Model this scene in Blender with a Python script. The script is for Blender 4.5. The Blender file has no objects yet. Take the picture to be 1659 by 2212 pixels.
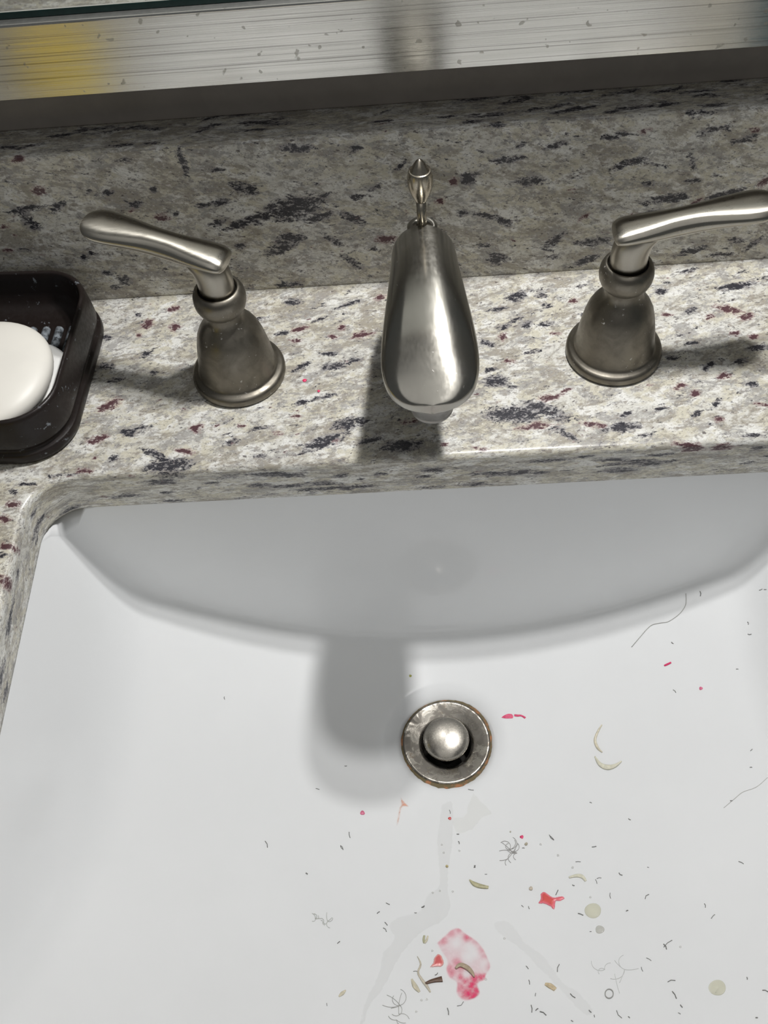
import bpy, bmesh, math, random
import numpy as np
from mathutils import Vector, Matrix
from mathutils.bvhtree import BVHTree
from mathutils.geometry import delaunay_2d_cdt

random.seed(7)
scene = bpy.context.scene
COL = scene.collection

# ------------------------------------------------------------------ camera
# world: counter top is z = 0, x runs along the wall, y towards the wall
def look(yaw, pitch, roll):
    f = Vector((math.sin(yaw)*math.cos(pitch), math.cos(yaw)*math.cos(pitch), -math.sin(pitch)))
    rt = Vector((math.cos(yaw), -math.sin(yaw), 0)); dn = f.cross(rt)
    r1 = rt*math.cos(roll)+dn*math.sin(roll); d1 = -rt*math.sin(roll)+dn*math.cos(roll)
    return Matrix((r1, -d1, -f)).transposed()
cam_data = bpy.data.cameras.new('camera'); cam = bpy.data.objects.new('camera', cam_data); COL.objects.link(cam)
m = look(math.radians(-4.65), math.radians(55.18), math.radians(6.74)).to_4x4()
m.translation = Vector((-.00114, -.3768, .4028)); cam.matrix_world = m
cam_data.sensor_fit = 'VERTICAL'; cam_data.sensor_height = 36; cam_data.lens = 2160.9/2212*36
cam_data.clip_start = .01; cam_data.clip_end = 20
scene.camera = cam

# ------------------------------------------------------------------ light
world = bpy.data.worlds.new('room_light'); scene.world = world; world.use_nodes = True
wn = world.node_tree.nodes['Background']; wn.inputs[0].default_value = (.95, .985, 1.0, 1); wn.inputs[1].default_value = .10

def lamp(name, loc, power, radius, col):
    l = bpy.data.lights.new(name, 'POINT'); l.energy = power; l.shadow_soft_size = radius; l.color = col
    o = bpy.data.objects.new(name, l); o.location = loc; COL.objects.link(o); return o
lamp('vanity_bulb', (.110, .0465, .62), 8.5, .018, (1, .99, .975))
lamp('mirrored_bulb_standin', (.082, .054, .465), 4.9, .010, (1, .99, .975))  # added stand-in for the bulb's reflection in the mirror door, not a second bulb

al = bpy.data.lights.new('front_room_fill', 'AREA'); al.shape = 'SQUARE'; al.size = 1.5; al.energy = 4.2; al.color = (1, .985, .96)  # unseen soft fill added from the room side to lift the backsplash face
ao = bpy.data.objects.new('front_room_fill', al); ao.location = (-.1, -1.0, 1.5); ao.rotation_euler = (math.radians(20), 0, 0); COL.objects.link(ao)

scene.view_settings.view_transform = 'Standard'; scene.view_settings.look = 'None'
scene.view_settings.exposure = 0; scene.view_settings.gamma = 1; scene.view_settings.use_curve_mapping = False
scene.cycles.use_denoising = True
scene.cycles.caustics_reflective = False; scene.cycles.caustics_refractive = False
scene.cycles.max_bounces = 10; scene.cycles.diffuse_bounces = 6

# ------------------------------------------------------------------ helpers
def tag(o, label=None, cat=None, group=None, kind=None):
    if label: o['label'] = label
    if cat: o['category'] = cat
    if group: o['group'] = group
    if kind: o['kind'] = kind
    return o
def mesh_obj(name, verts, faces, mat=None, parent=None, smooth=True, attrs=None):
    me = bpy.data.meshes.new(name); me.from_pydata([tuple(v) for v in verts], [], faces); me.update()
    if smooth: me.polygons.foreach_set('use_smooth', [True]*len(me.polygons))
    for k, a in (attrs or {}).items():
        at = me.attributes.new(k, 'FLOAT', 'POINT'); at.data.foreach_set('value', np.asarray(a, dtype=np.float32))
    o = bpy.data.objects.new(name, me); COL.objects.link(o)
    if mat: me.materials.append(mat)
    if parent: o.parent = parent
    return o
def bm_obj(name, bm, mat=None, parent=None, smooth=True):
    bmesh.ops.recalc_face_normals(bm, faces=bm.faces)
    me = bpy.data.meshes.new(name); bm.to_mesh(me); bm.free()
    if smooth: me.polygons.foreach_set('use_smooth', [True]*len(me.polygons))
    o = bpy.data.objects.new(name, me); COL.objects.link(o)
    if mat: me.materials.append(mat)
    if parent: o.parent = parent
    return o
def empty(name, loc, rz=0):
    o = bpy.data.objects.new(name, None); o.location = loc; o.rotation_euler = (0, 0, rz); o.empty_display_size = .01
    COL.objects.link(o); return o
def smooth_curve(pts, n):
    """Catmull-Rom through rows of numbers."""
    P = np.array(pts, float); k = len(P); out = []
    for t in np.linspace(0, k-1, n):
        i = min(int(t), k-2); f = t-i
        p0, p1, p2, p3 = P[max(i-1, 0)], P[i], P[i+1], P[min(i+2, k-1)]
        out.append(.5*(2*p1+(p2-p0)*f+(2*p0-5*p1+4*p2-p3)*f*f+(3*p1-p0-3*p2+p3)*f**3))
    return np.array(out)
def loft(rings, cap0=True, cap1=True, close=True):
    """rings: list of equal-length point lists -> verts, faces"""
    n = len(rings[0]); V = [p for r in rings for p in r]; F = []
    for i in range(len(rings)-1):
        for j in range(n if close else n-1):
            k = (j+1) % n; F.append((i*n+j, i*n+k, (i+1)*n+k, (i+1)*n+j))
    if cap0: F.append(tuple(range(n))[::-1])
    if cap1: F.append(tuple(range((len(rings)-1)*n, len(rings)*n)))
    return V, F
def lathe(prof, c=(0, 0), n=64, cap0=True, cap1=True):
    T = [2*math.pi*i/n for i in range(n)]
    return loft([[(c[0]+r*math.cos(t), c[1]+r*math.sin(t), z) for t in T] for r, z in prof], cap0, cap1)
def tube(path, radii, n=8):
    path = [Vector(p) for p in path]; rings = []
    up = Vector((0, 0, 1))
    for i, p in enumerate(path):
        d = (path[min(i+1, len(path)-1)]-path[max(i-1, 0)]).normalized()
        s = d.cross(up); s = s.normalized() if s.length > 1e-6 else Vector((1, 0, 0)); t = s.cross(d)
        r = radii[i] if hasattr(radii, '__len__') else radii
        rings.append([p+s*math.cos(a)*r+t*math.sin(a)*r for a in [2*math.pi*k/n for k in range(n)]])
    return loft(rings)
def rounded_rect(x0, x1, y0, y1, r, k=10):
    """counter-clockwise outline with unit normals"""
    out = []
    for cx, cy, a0 in ((x1-r, y1-r, 0), (x0+r, y1-r, 90), (x0+r, y0+r, 180), (x1-r, y0+r, 270)):
        for i in range(k+1):
            a = math.radians(a0+90*i/k); out.append((cx+r*math.cos(a), cy+r*math.sin(a), math.cos(a), math.sin(a)))
    return out

# ------------------------------------------------------------------ materials
class Nodes:
    def __init__(s, name):
        s.m = bpy.data.materials.new(name); s.m.use_nodes = True; s.t = s.m.node_tree
        s.b = s.t.nodes['Principled BSDF']
    def n(s, kind, **kw):
        nd = s.t.nodes.new(kind)
        for k, v in kw.items():
            if hasattr(nd, k) and not k.startswith('in_'): setattr(nd, k, v)
        return nd
    def l(s, a, b): s.t.links.new(a, b)
    def set(s, **kw):
        names = dict(color='Base Color', rough='Roughness', metal='Metallic', spec='Specular IOR Level', coat='Coat Weight', coat_rough='Coat Roughness',
                     aniso='Anisotropic', sss='Subsurface Weight', trans='Transmission Weight', alpha='Alpha', ior='IOR', sheen='Sheen Weight')
        for k, v in kw.items():
            i = s.b.inputs[names[k]]
            if hasattr(v, 'is_linked') or hasattr(v, 'links'): s.l(v, i)
            else: i.default_value = (*v, 1) if isinstance(v, tuple) and len(v) == 3 else v
    def coords(s, scale=(1, 1, 1), rot=(0, 0, 0), loc=(0, 0, 0)):
        tc = s.n('ShaderNodeTexCoord'); mp = s.n('ShaderNodeMapping')
        mp.inputs['Scale'].default_value = scale; mp.inputs['Rotation'].default_value = rot; mp.inputs['Location'].default_value = loc
        s.l(tc.outputs['Object'], mp.inputs[0]); return mp.outputs[0]
    def noise(s, vec, scale, detail=4, rough=.55, dist=0):
        nd = s.n('ShaderNodeTexNoise'); nd.inputs['Scale'].default_value = scale; nd.inputs['Detail'].default_value = detail
        nd.inputs['Roughness'].default_value = rough; nd.inputs['Distortion'].default_value = dist
        s.l(vec, nd.inputs['Vector']); return nd.outputs['Fac']
    def math(s, op, a, b=0.0, c=None):
        nd = s.n('ShaderNodeMath'); nd.operation = op
        for i, v in enumerate((a, b) if c is None else (a, b, c)):
            if isinstance(v, (int, float)): nd.inputs[i].default_value = v
            else: s.l(v, nd.inputs[i])
        return nd.outputs[0]
    def step(s, v, lo, hi, a=0.0, b=1.0):
        nd = s.n('ShaderNodeMapRange'); nd.interpolation_type = 'SMOOTHSTEP'
        nd.inputs[1].default_value = lo; nd.inputs[2].default_value = hi; nd.inputs[3].default_value = a; nd.inputs[4].default_value = b
        s.l(v, nd.inputs[0]); return nd.outputs[0]
    def mix(s, f, a, b):
        nd = s.n('ShaderNodeMix'); nd.data_type = 'RGBA'
        for i, v in ((0, f), (6, a), (7, b)):
            if isinstance(v, (int, float)): nd.inputs[i].default_value = v
            elif isinstance(v, tuple): nd.inputs[i].default_value = (*v, 1)
            else: s.l(v, nd.inputs[i])
        return nd.outputs[2]
    def attr(s, name):
        nd = s.n('ShaderNodeAttribute'); nd.attribute_name = name; return nd.outputs['Fac']
    def bump(s, h, strength, dist=.001):
        nd = s.n('ShaderNodeBump'); nd.inputs['Strength'].default_value = strength; nd.inputs['Distance'].default_value = dist
        s.l(h, nd.inputs['Height']); s.l(nd.outputs[0], s.b.inputs['Normal'])

def granite(name, flip):
    """flip: the slab stands upright (its face is x-z)"""
    g = Nodes(name)
    if flip:
        base = g.coords(rot=(math.pi/2, 0, 0), loc=(.31, .17, 0))
        st = g.coords(scale=(1, 1, 1), rot=(math.pi/2, 0, 0), loc=(.31, .17, 0))
    else:
        base = g.coords(); st = base
    def stretched(sx, sy, sz, ang, off=0):
        mp = g.n('ShaderNodeMapping'); mp.vector_type = 'POINT'
        mp.inputs['Rotation'].default_value = (0, 0, ang)
        mp.inputs['Location'].default_value = (off, off*.7, off*.3)
        g.l(st, mp.inputs[0])
        m2 = g.n('ShaderNodeMapping'); m2.inputs['Scale'].default_value = (sx, sy, sz); g.l(mp.outputs[0], m2.inputs[0]); return m2.outputs[0]
    z = 4.0
    soft = g.noise(stretched(1, 1.5, z, -.15), 38, 5, .6, .6)
    fine = g.noise(stretched(1, 1.4, z, -.2, 2), 190, 5, .65, .3)
    crisp = g.noise(stretched(1, 1.6, z, -.2, 5), 420, 4, .65, .2)
    fz = g.math('MULTIPLY', g.math('SUBTRACT', fine, .5), .45)
    # pale ground: cream, milky white, faint grey-green
    c = g.mix(g.step(g.math('ADD', soft, fz), .42, .58), (.595, .565, .465), (.64, .63, .58))
    c = g.mix(g.step(g.math('ADD', g.noise(stretched(1, 1.6, z, -.2, 9), 70, 4, .6, .4), fz), .48, .60, 0, .9), c, (.775, .772, .738))
    c = g.mix(g.step(g.math('ADD', g.noise(stretched(1, 1.9, z, -.25, 14), 42, 6, .7, .6), fz), .47, .60, 0, .88), c, (.335, .305, .25))
    c = g.mix(g.step(g.math('ADD', g.noise(stretched(1, 1.8, z, -.2, 21), 60, 6, .75, .6), fz), .50, .60, 0, .8), c, (.335, .325, .31))
    c = g.mix(g.step(fine, .54, .66, 0, .70), c, (.33, .295, .25))
    c = g.mix(g.step(crisp, .56, .66, 0, .55), c, (.80, .79, .76))
    c = g.mix(g.step(crisp, .44, .34, 0, .6), c, (.26, .235, .21))
    # charcoal streaks, broken into crystals
    big = g.noise(stretched(1, 3.0, z*1.3, -.22, 31), 66, 4, .65, .6)
    dk = g.math('ADD', g.math('MULTIPLY', g.step(big, .54, .78), .62), g.math('MULTIPLY', g.attr('dark'), .80))
    br = g.noise(stretched(1, 1.9, z, -.25, 37), 200, 6, .78, .6)
    br2 = g.noise(stretched(1, 1.4, z, .3, 39), 620, 3, .7, .3)
    rag = g.math('ADD', g.math('MULTIPLY', g.math('SUBTRACT', br, .5), 4.2), g.math('MULTIPLY', g.math('SUBTRACT', br2, .5), 2.2))
    dm = g.math('ADD', dk, rag)
    c = g.mix(g.math('MULTIPLY', g.step(dk, .03, .5, 0, .70), g.step(dm, -.15, .35)), c, (.25, .24, .255))
    c = g.mix(g.step(dm, .36, .56, 0, .62), c, (.115, .11, .12))
    c = g.mix(g.math('MULTIPLY', g.step(dk, .02, .2), g.step(dm, .52, .72, 0, .94)), c, (.024, .024, .032))
    # burgundy garnets
    gb = g.noise(stretched(1, 1.9, z, -.2, 43), 85, 3, .6, .3)
    gk = g.math('ADD', g.math('MULTIPLY', g.step(gb, .64, .78), .75), g.math('MULTIPLY', g.attr('garnet'), .95))
    gm = g.math('ADD', gk, g.math('ADD', g.math('MULTIPLY', g.math('SUBTRACT', g.noise(stretched(1, 1.5, z, -.2, 51), 260, 5, .75, .4), .5), 3.0), g.math('MULTIPLY', g.math('SUBTRACT', br2, .5), 1.2)))
    c = g.mix(g.math('MULTIPLY', g.step(gk, .02, .2), g.step(gm, .20, .60, 0, .60)), c, (.36, .25, .245))
    c = g.mix(g.math('MULTIPLY', g.step(gk, .02, .2), g.step(gm, .55, .80, 0, .92)), c, (.066, .021, .030))
    # scattered small specks
    sp = g.noise(stretched(1, 1.7, z, -.2, 61), 300, 2, .5, .2)
    c = g.mix(g.step(sp, .66, .73, 0, .8), c, (.07, .055, .06))
    c = g.mix(g.step(g.noise(stretched(1, 1.9, z, -.25, 71), 520, 3, .7, .4), .62, .70, 0, .7), c, (.12, .105, .10))
    g.set(color=c, rough=g.step(fine, .3, .7, .24, .36), spec=.4)
    g.bump(fine, .05, .0004)
    return g.m

def nickel(name, base=(.40, .375, .335), rough=.33, grime=0.0, vec=(1, 1, 1), spots=0.0, tangent=None, aniso=0.0, turn=0.0):
    g = Nodes(name)
    br = g.noise(g.coords(scale=vec), 900, 3, .6)
    cl = g.noise(g.coords(loc=(3, 1, 2)), 95, 5, .65, .4)
    c = g.mix(g.step(cl, .35, .75, 0, .5 if grime else .10), base, tuple(x*.62 for x in base))
    r = g.math('ADD', g.step(cl, .3, .75, rough-.02-grime*.03, rough+.02+grime*.16), g.math('MULTIPLY', g.math('SUBTRACT', br, .5), .14))
    metal = 1.0
    if spots:
        s1 = g.noise(g.coords(loc=(7, 3, 5)), 520, 3, .55, .3); s2 = g.noise(g.coords(loc=(1, 8, 2)), 60, 3, .6)
        sm = g.step(g.math('ADD', s1, g.math('MULTIPLY', g.math('SUBTRACT', s2, .5), .55)), .78-spots*.05, .86-spots*.05, 0, .75)
        c = g.mix(sm, c, (.62, .61, .58)); metal = g.math('SUBTRACT', 1.0, sm); r = g.math('ADD', r, g.math('MULTIPLY', sm, .3))
    g.set(color=c, rough=r, metal=metal, aniso=aniso)
    if tangent:
        if isinstance(tangent, str):
            tg = g.n('ShaderNodeTangent'); tg.direction_type = 'RADIAL'; tg.axis = tangent
        else:
            tg = g.n('ShaderNodeCombineXYZ')
            for k in range(3): tg.inputs[k].default_value = tangent[k]
        g.l(tg.outputs[0], g.b.inputs['Tangent']); g.b.inputs['Anisotropic Rotation'].default_value = turn
    g.bump(br, .012, .0003)
    return g.m

def plain(name, color, rough=.5, spec=.5, var=.12, scale=120, **kw):
    g = Nodes(name); f = g.noise(g.coords(), scale, 4, .6)
    c = g.mix(g.step(f, .35, .65), tuple(x*(1-var) for x in color), color)
    g.set(color=c, rough=rough, spec=spec, **kw); return g.m

# ------------------------------------------------------------------ structure
M_wall = plain('painted_wall', (.40, .36, .32), .6, .3, .08, 60)
def box(name, x0, x1, y0, y1, z0, z1, mat, parent=None, bev=0):
    bm = bmesh.new(); bmesh.ops.create_cube(bm, size=1)
    for v in bm.verts: v.co = Vector(((x0+x1)/2+v.co.x*(x1-x0), (y0+y1)/2+v.co.y*(y1-y0), (z0+z1)/2+v.co.z*(z1-z0)))
    if bev: bmesh.ops.bevel(bm, geom=bm.edges[:], offset=bev, segments=2, affect='EDGES', profile=.5)
    return bm_obj(name, bm, mat, parent, smooth=bool(bev))
tag(box('wall_back', -1.2, 1.2, .0887, .19, -.85, 1.6, M_wall), kind='structure')
tag(box('floor', -1.2, 1.2, -1.6, .19, -.90, -.85, plain('floor_tile', (.35, .33, .30), .5)), kind='structure')

# ------------------------------------------------------------------ granite marks (centre, half length, half width; 0.01 mm)
CB="-15870,-3813,395,16,41,-207,d;-14135,-5484,709,-432,-50,-190,d;-13431,-6137,1079,46,70,-392,d;-12694,-5277,493,-140,-8,-180,g;-17182,-1781,557,323,129,-263,g;-17513,-4170,520,147,78,-217,g;-12258,-3656,337,53,47,-206,g;-15821,4253,314,140,122,-325,g;-14241,3862,312,51,60,-260,g;-16223,3362,149,-12,23,-185,g;-18105,3369,245,-20,27,-185,d;-17753,1119,425,-33,31,-212,d;-15635,1834,330,144,59,-155,d;-17081,62,507,148,40,-119,d;-17866,-6203,418,-28,24,-151,g;-14479,5347,383,115,50,-170,g;-16487,5023,193,-16,19,-153,d;-16483,-5478,251,70,48,-136,d;-15074,424,236,-18,14,-122,d;-7455,5355,483,18,22,-229,d;-4144,4917,691,297,37,-145,d;-2405,5260,278,119,52,-219,g;-6975,3077,429,125,44,-197,g;-4556,3023,181,131,80,-195,g;-3457,2389,586,124,32,-213,g;-5071,2342,235,-19,2,-179,g;-4863,148,601,96,34,-239,d;-6704,257,413,296,62,-139,d;-5337,1087,515,-41,2,-105,d;-3743,508,432,17,7,-104,d;-5534,-2082,778,160,20,-114,d;-6698,-2355,334,94,34,-144,d;-4107,-3983,796,88,35,-313,d;-5403,-5134,1016,403,96,-323,d;-1405,-5684,901,38,14,-332,d;-2973,-5180,592,92,18,-137,d;-929,-4115,531,22,5,-141,g;-4776,-5178,132,-9,2,-153,g;5428,4655,436,181,51,-322,d;4227,3752,572,92,6,-146,d;4961,2630,714,485,40,-128,d;4359,1572,253,-21,-20,-245,g;3464,1187,326,-248,-65,-153,d;5789,2417,282,45,6,-213,d;3491,-808,298,12,-1,-134,d;4638,-2155,267,-20,-9,-97,d;4378,-3995,1308,-95,-41,-466,d;5966,-3700,772,-341,-102,-327,d;5507,-4915,901,38,-6,-168,g;6406,-2968,407,-30,-17,-159,g;3697,-1657,612,-47,-28,-360,d;2593,-6139,358,-124,-28,-115,g;15294,5915,481,137,-1,-149,d;17560,4418,911,102,-29,-257,d;16863,2674,623,-222,-87,-259,g;15757,2192,308,121,9,-152,g;17729,2026,485,77,-23,-244,g;14778,2743,433,224,18,-133,d;13522,4437,340,55,-10,-202,d;17767,512,302,47,-19,-202,g;16874,828,243,-20,-40,-188,g;17899,-321,539,22,-30,-183,d;13181,-690,266,-21,-24,-133,d;14966,-1432,349,259,42,-139,d;15635,-2175,313,13,-29,-209,g;13254,-2708,359,178,28,-177,g;13966,-3243,211,-16,-42,-220,g;14904,-4009,277,317,55,-85,d;11974,-4170,311,48,-5,-123,d;13782,-4582,258,125,20,-128,d;14757,-5083,298,-21,-28,-136,g;9917,-5258,822,35,-21,-256,d;8454,-4971,526,-99,-33,-166,g;7022,-5511,451,-372,-84,-155,d;6181,-3937,779,-452,-124,-315,d;6423,-3034,509,79,4,-174,g;7265,-2645,398,203,27,-119,g;5778,-4811,417,-78,-29,-167,g;17148,-4268,364,-119,-49,-134,g;10186,-4415,307,116,14,-118,d;16089,-6206,451,-32,-26,-117,d;-9328,4083,330,98,31,-128,d;-7942,2866,386,63,21,-127,d;-7132,2258,341,-28,5,-144,g;-5859,3792,382,112,23,-109,d;-6938,-3337,321,-23,4,-112,g;-8877,-3990,408,64,21,-110,d;-7878,-4374,269,-19,5,-109,g;-9876,-3762,248,-18,7,-111,g;-10293,-4827,335,136,42,-119,d;-8773,-5847,362,-25,6,-106,d;-12210,-3912,199,-14,13,-143,g;-11117,-3674,199,-14,8,-95,g;777,-5744,212,-15,-6,-120,g;4558,-248,322,-25,-12,-135,g;5863,334,502,80,3,-119,d;6833,2366,384,62,3,-142,d;6808,4573,337,-29,-14,-130,d;8572,4046,333,-29,-18,-147,g;7260,1617,276,-23,-14,-123,g;8945,2911,253,-21,-14,-108,d;6988,3812,257,-22,-20,-183,d;13473,2529,299,-25,-22,-124,g;16708,-1203,417,46,-13,-114,d;16829,-2850,340,-68,-36,-125,d;14329,343,316,-26,-19,-102,d;11082,-5856,352,54,-3,-103,d;13257,-6604,660,-123,-34,-130,g;14612,-6697,689,30,-18,-131,g;12377,-6395,227,-16,-18,-103,g;-21223,-8132,344,53,59,-173,g;-21532,-8968,289,-18,47,-228,g;-21070,-10658,472,-28,45,-219,g;-20480,-10693,306,-18,27,-137,g;-20776,-12665,230,-13,69,-340,g;-21386,-7308,245,-16,21,-104,d;-19378,-6343,314,13,22,-91,d;-20748,-6849,604,13,19,-75,d;-21194,-11191,164,-9,45,-217,d"
BB="-10403,6340,550,14,-21,-164,d;-11537,6188,312,-59,-43,-148,d;-13024,5756,137,-11,-37,-152,d;-10936,4966,466,80,-6,-169,d;-9268,5021,1257,481,34,-236,d;-6590,5643,1380,123,-17,-671,d;-7202,3514,779,140,8,-353,d;-9969,3310,232,-19,-36,-196,d;-7670,307,698,-57,-26,-177,d;-8937,6851,342,-27,-26,-146,d;-5099,6160,574,327,42,-120,d;-8579,5185,756,257,40,-326,d;-5322,4925,742,259,36,-208,d;-7923,2880,787,194,16,-292,d;-5855,9330,750,-59,-30,-216,d;-9003,7033,555,-235,-92,-221,d;-10378,6338,492,-39,-30,-149,d;-6572,5945,741,-59,-56,-391,d;-11887,8978,57,-732,-147,-46,d;-10211,8369,310,-24,-26,-125,d;-20836,6715,843,38,-54,-193,d;-19166,6795,449,181,10,-207,d;-19807,7829,332,-148,-129,-217,g;-14963,6552,336,107,5,-171,d;-13823,5603,449,-36,-46,-183,g;-16203,7456,267,-21,-47,-159,d;-20200,9769,281,-22,-55,-148,g;-3192,6128,344,-27,-13,-149,d;-13859,7418,194,-15,-41,-159,d;-15316,6184,148,-12,-37,-135,g;-17213,7565,157,-12,-45,-144,d;-22506,5671,275,-22,-53,-138,g;-21019,5866,265,-466,-221,-199,d;-22855,4083,282,-23,-49,-129,g;15040,8771,693,121,51,-134,d;14509,9724,391,-30,25,-130,d;13829,9725,233,-106,-20,-144,d;10183,8831,628,80,44,-161,d;11666,8981,330,57,39,-120,g;7191,8446,543,167,51,-146,d;10877,7049,701,262,76,-179,d;11560,7277,479,-38,18,-127,d;6009,6373,800,-13,23,-235,d;4864,7802,820,71,26,-168,d;12262,5734,319,-25,22,-149,d;14558,5757,368,-29,22,-118,d;2721,6778,340,-27,1,-378,d;1991,6691,243,-19,-2,-204,g;5423,8584,208,98,44,-102,d;14329,7003,225,-469,-125,-48,d;16798,8101,570,143,67,-149,d;17143,8607,281,-22,35,-149,g;16463,4720,833,201,73,-181,d;13781,4632,647,62,47,-169,d;12824,3634,634,62,50,-190,d;11579,3577,380,151,76,-183,g;14961,4235,323,348,90,-115,g;3732,4296,828,-209,-13,-138,d;9043,3779,246,213,77,-122,g;4216,9824,300,-23,3,-105,d;1235,5476,282,101,43,-160,g;18398,5308,213,264,150,-169,g;7541,2264,494,428,118,-198,d;9928,2072,897,8,35,-217,d;9420,671,627,294,85,-214,d;7623,1123,290,-23,10,-137,d;15391,935,767,197,69,-185,d;13277,4702,790,76,54,-199,d;12587,3715,530,77,54,-189,d;18832,1159,438,456,97,-130,d;-3782,1636,540,-518,-100,-166,d;-1781,3111,514,-41,-17,-261,g;-2946,9130,281,-22,-17,-189,d;-827,7800,318,294,60,-89,d;17785,1474,392,-31,37,-168,d;17214,518,662,-53,29,-138,d;4754,3807,364,-191,-54,-204,d;2473,4614,326,-26,0,-217,d;3636,2282,338,-27,2,-149,d;4442,1210,527,-43,10,-378,d;5958,-304,673,-55,7,-143,d;-17055,1391,325,-208,-147,-255,d;-17738,912,267,-22,-46,-158,d;-17963,1991,343,-163,-67,-129,d;-18918,3232,129,-10,-63,-197,d;-18422,3460,129,-10,-46,-147,d;-12722,2597,391,-32,-45,-200,d;-3566,4785,681,-376,-79,-199,d;-4743,3284,412,-361,-80,-135,d;-2164,6639,307,106,25,-113,d"
def marks(txt, kind):
    out = []
    for t in txt.split(';'):
        *n, k = t.split(',')
        if k == kind: out.append([int(x)*1e-5 for x in n])
    return np.array(out)
def blob_field(P, B):
    """how far inside the nearest mark each point lies (0 outside, 1 at a centre)"""
    P = np.asarray(P); out = np.zeros(len(P))
    for cx, cy, ax, ay, bx, by in B:
        det = ax*by-ay*bx; dx, dy = P[:, 0]-cx, P[:, 1]-cy
        u = (dx*by-dy*bx)/det; v = (ax*dy-ay*dx)/det
        out = np.maximum(out, np.clip(1.6-np.sqrt(u*u+v*v), 0, 1))
    return out
G_top = granite('granite_top', False); G_back = granite('granite_backsplash', True)

# ------------------------------------------------------------------ countertop with sink cut-out
CUT = (-.2065, .2065, -.370, -.066); CR = .022; EDGE = .0035; SLAB = -.0275
def make_countertop():
    hole = rounded_rect(*CUT, CR, 12)
    def dens(pts, n_x, n_y):
        out = []
        for i, p in enumerate(pts):
            q = pts[(i+1) % len(pts)]; d = math.hypot(q[0]-p[0], q[1]-p[1]); k = max(1, int(d/.002))
            for j in range(k):
                f = j/k; out.append(tuple(p[c]+(q[c]-p[c])*f for c in range(4)))
        return out
    hole = dens(hole, 0, 0); n = len(hole)
    ring = [(x+nx*EDGE, y+ny*EDGE) for x, y, nx, ny in hole]
    outer = [(-.55, -.43), (.55, -.43), (.55, .0870), (-.55, .0870)]
    pts = ring+outer; rx = np.array(ring)
    edges = [(i, (i+1) % n) for i in range(n)]+[(n+i, n+(i+1) % 4) for i in range(4)]
    def inside(x, y, grow):
        cx, cy = (CUT[0]+CUT[1])/2, (CUT[2]+CUT[3])/2
        qx = abs(x-cx)-((CUT[1]-CUT[0])/2-CR); qy = abs(y-cy)-((CUT[3]-CUT[2])/2-CR)
        return math.hypot(max(qx, 0), max(qy, 0))+min(max(qx, qy), 0)-CR < grow
    step = .0017
    for x in np.arange(-.25, .212, step):
        for y in np.arange(-.22, .068, step):
            if (y > -.075 or x < -.2) and not inside(x, y, EDGE+.0012): pts.append((float(x)+random.uniform(-.0003, .0003), float(y)+random.uniform(-.0003, .0003)))
    co, _, fa, *_r = delaunay_2d_cdt([Vector(p) for p in pts], edges, [], 0, 1e-7)
    V = [(c.x, c.y, 0.0) for c in co]; F = []
    for f in fa:
        x = sum(co[i].x for i in f)/3; y = sum(co[i].y for i in f)/3
        if not inside(x, y, EDGE-.0003): F.append(tuple(f))
    # rounded arris and vertical cut face, starting from the ring vertices
    idx = {(round(c.x, 6), round(c.y, 6)): i for i, c in enumerate(co)}
    prev = [idx[(round(x, 6), round(y, 6))] for x, y in ring]
    prof = [(EDGE*(1-math.sin(a)), -EDGE*(1-math.cos(a))) for a in (math.pi/8, math.pi/4, 3*math.pi/8, math.pi/2)]
    prof += [(0, -.0052), (0, -.007), (0, -.009), (0, -.011), (0, -.013), (0, -.015), (0, -.017), (0, -.019), (0, -.021), (0, -.023), (0, -.025), (.0, SLAB+.0006), (.0008, SLAB), (.03, SLAB)]
    for off, z in prof:
        cur = list(range(len(V), len(V)+n)); V += [(x+nx*off, y+ny*off, z) for x, y, nx, ny in hole]
        F += [(prev[i], prev[(i+1) % n], cur[(i+1) % n], cur[i]) for i in range(n)]; prev = cur
    # outer sides
    o = [idx[(round(x, 6), round(y, 6))] for x, y in outer]; b = list(range(len(V), len(V)+4)); V += [(x, y, SLAB) for x, y in outer]
    F += [(o[i], b[i], b[(i+1) % 4], o[(i+1) % 4]) for i in range(4)]
    P2 = np.array(V); top = (P2[:, 2] > -.006)
    dk = blob_field(P2[:, :2], marks(CB, 'd'))*top; gn = blob_field(P2[:, :2], marks(CB, 'g'))*top
    # thin streaks running along the cut face
    arc = [0.0]
    for i in range(1, n): arc.append(arc[-1]+math.hypot(hole[i][0]-hole[i-1][0], hole[i][1]-hole[i-1][1]))
    start = len(V)-4-n*len(prof); rnd = random.Random(11); st = []
    for _i in range(150): st.append((rnd.uniform(0, arc[-1]), rnd.uniform(-.025, -.005), rnd.uniform(.003, .010), 0, 0, rnd.uniform(.0007, .0014)))
    face = np.array([(arc[(i-start) % n], V[i][2]) for i in range(start, len(V)-4)])
    dk[start:len(V)-4] = np.maximum(dk[start:len(V)-4], blob_field(face, np.array(st))*(face[:, 1] < -.0036))
    ob = mesh_obj('countertop', V, F, G_top, attrs=dict(dark=dk, garnet=gn))
    bm = bmesh.new(); bm.from_mesh(ob.data); bmesh.ops.recalc_face_normals(bm, faces=bm.faces); bm.to_mesh(ob.data); bm.free()
    return ob
tag(make_countertop(), 'pale granite countertop with charcoal and burgundy flecks, cut out around the white basin', 'countertop')

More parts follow.
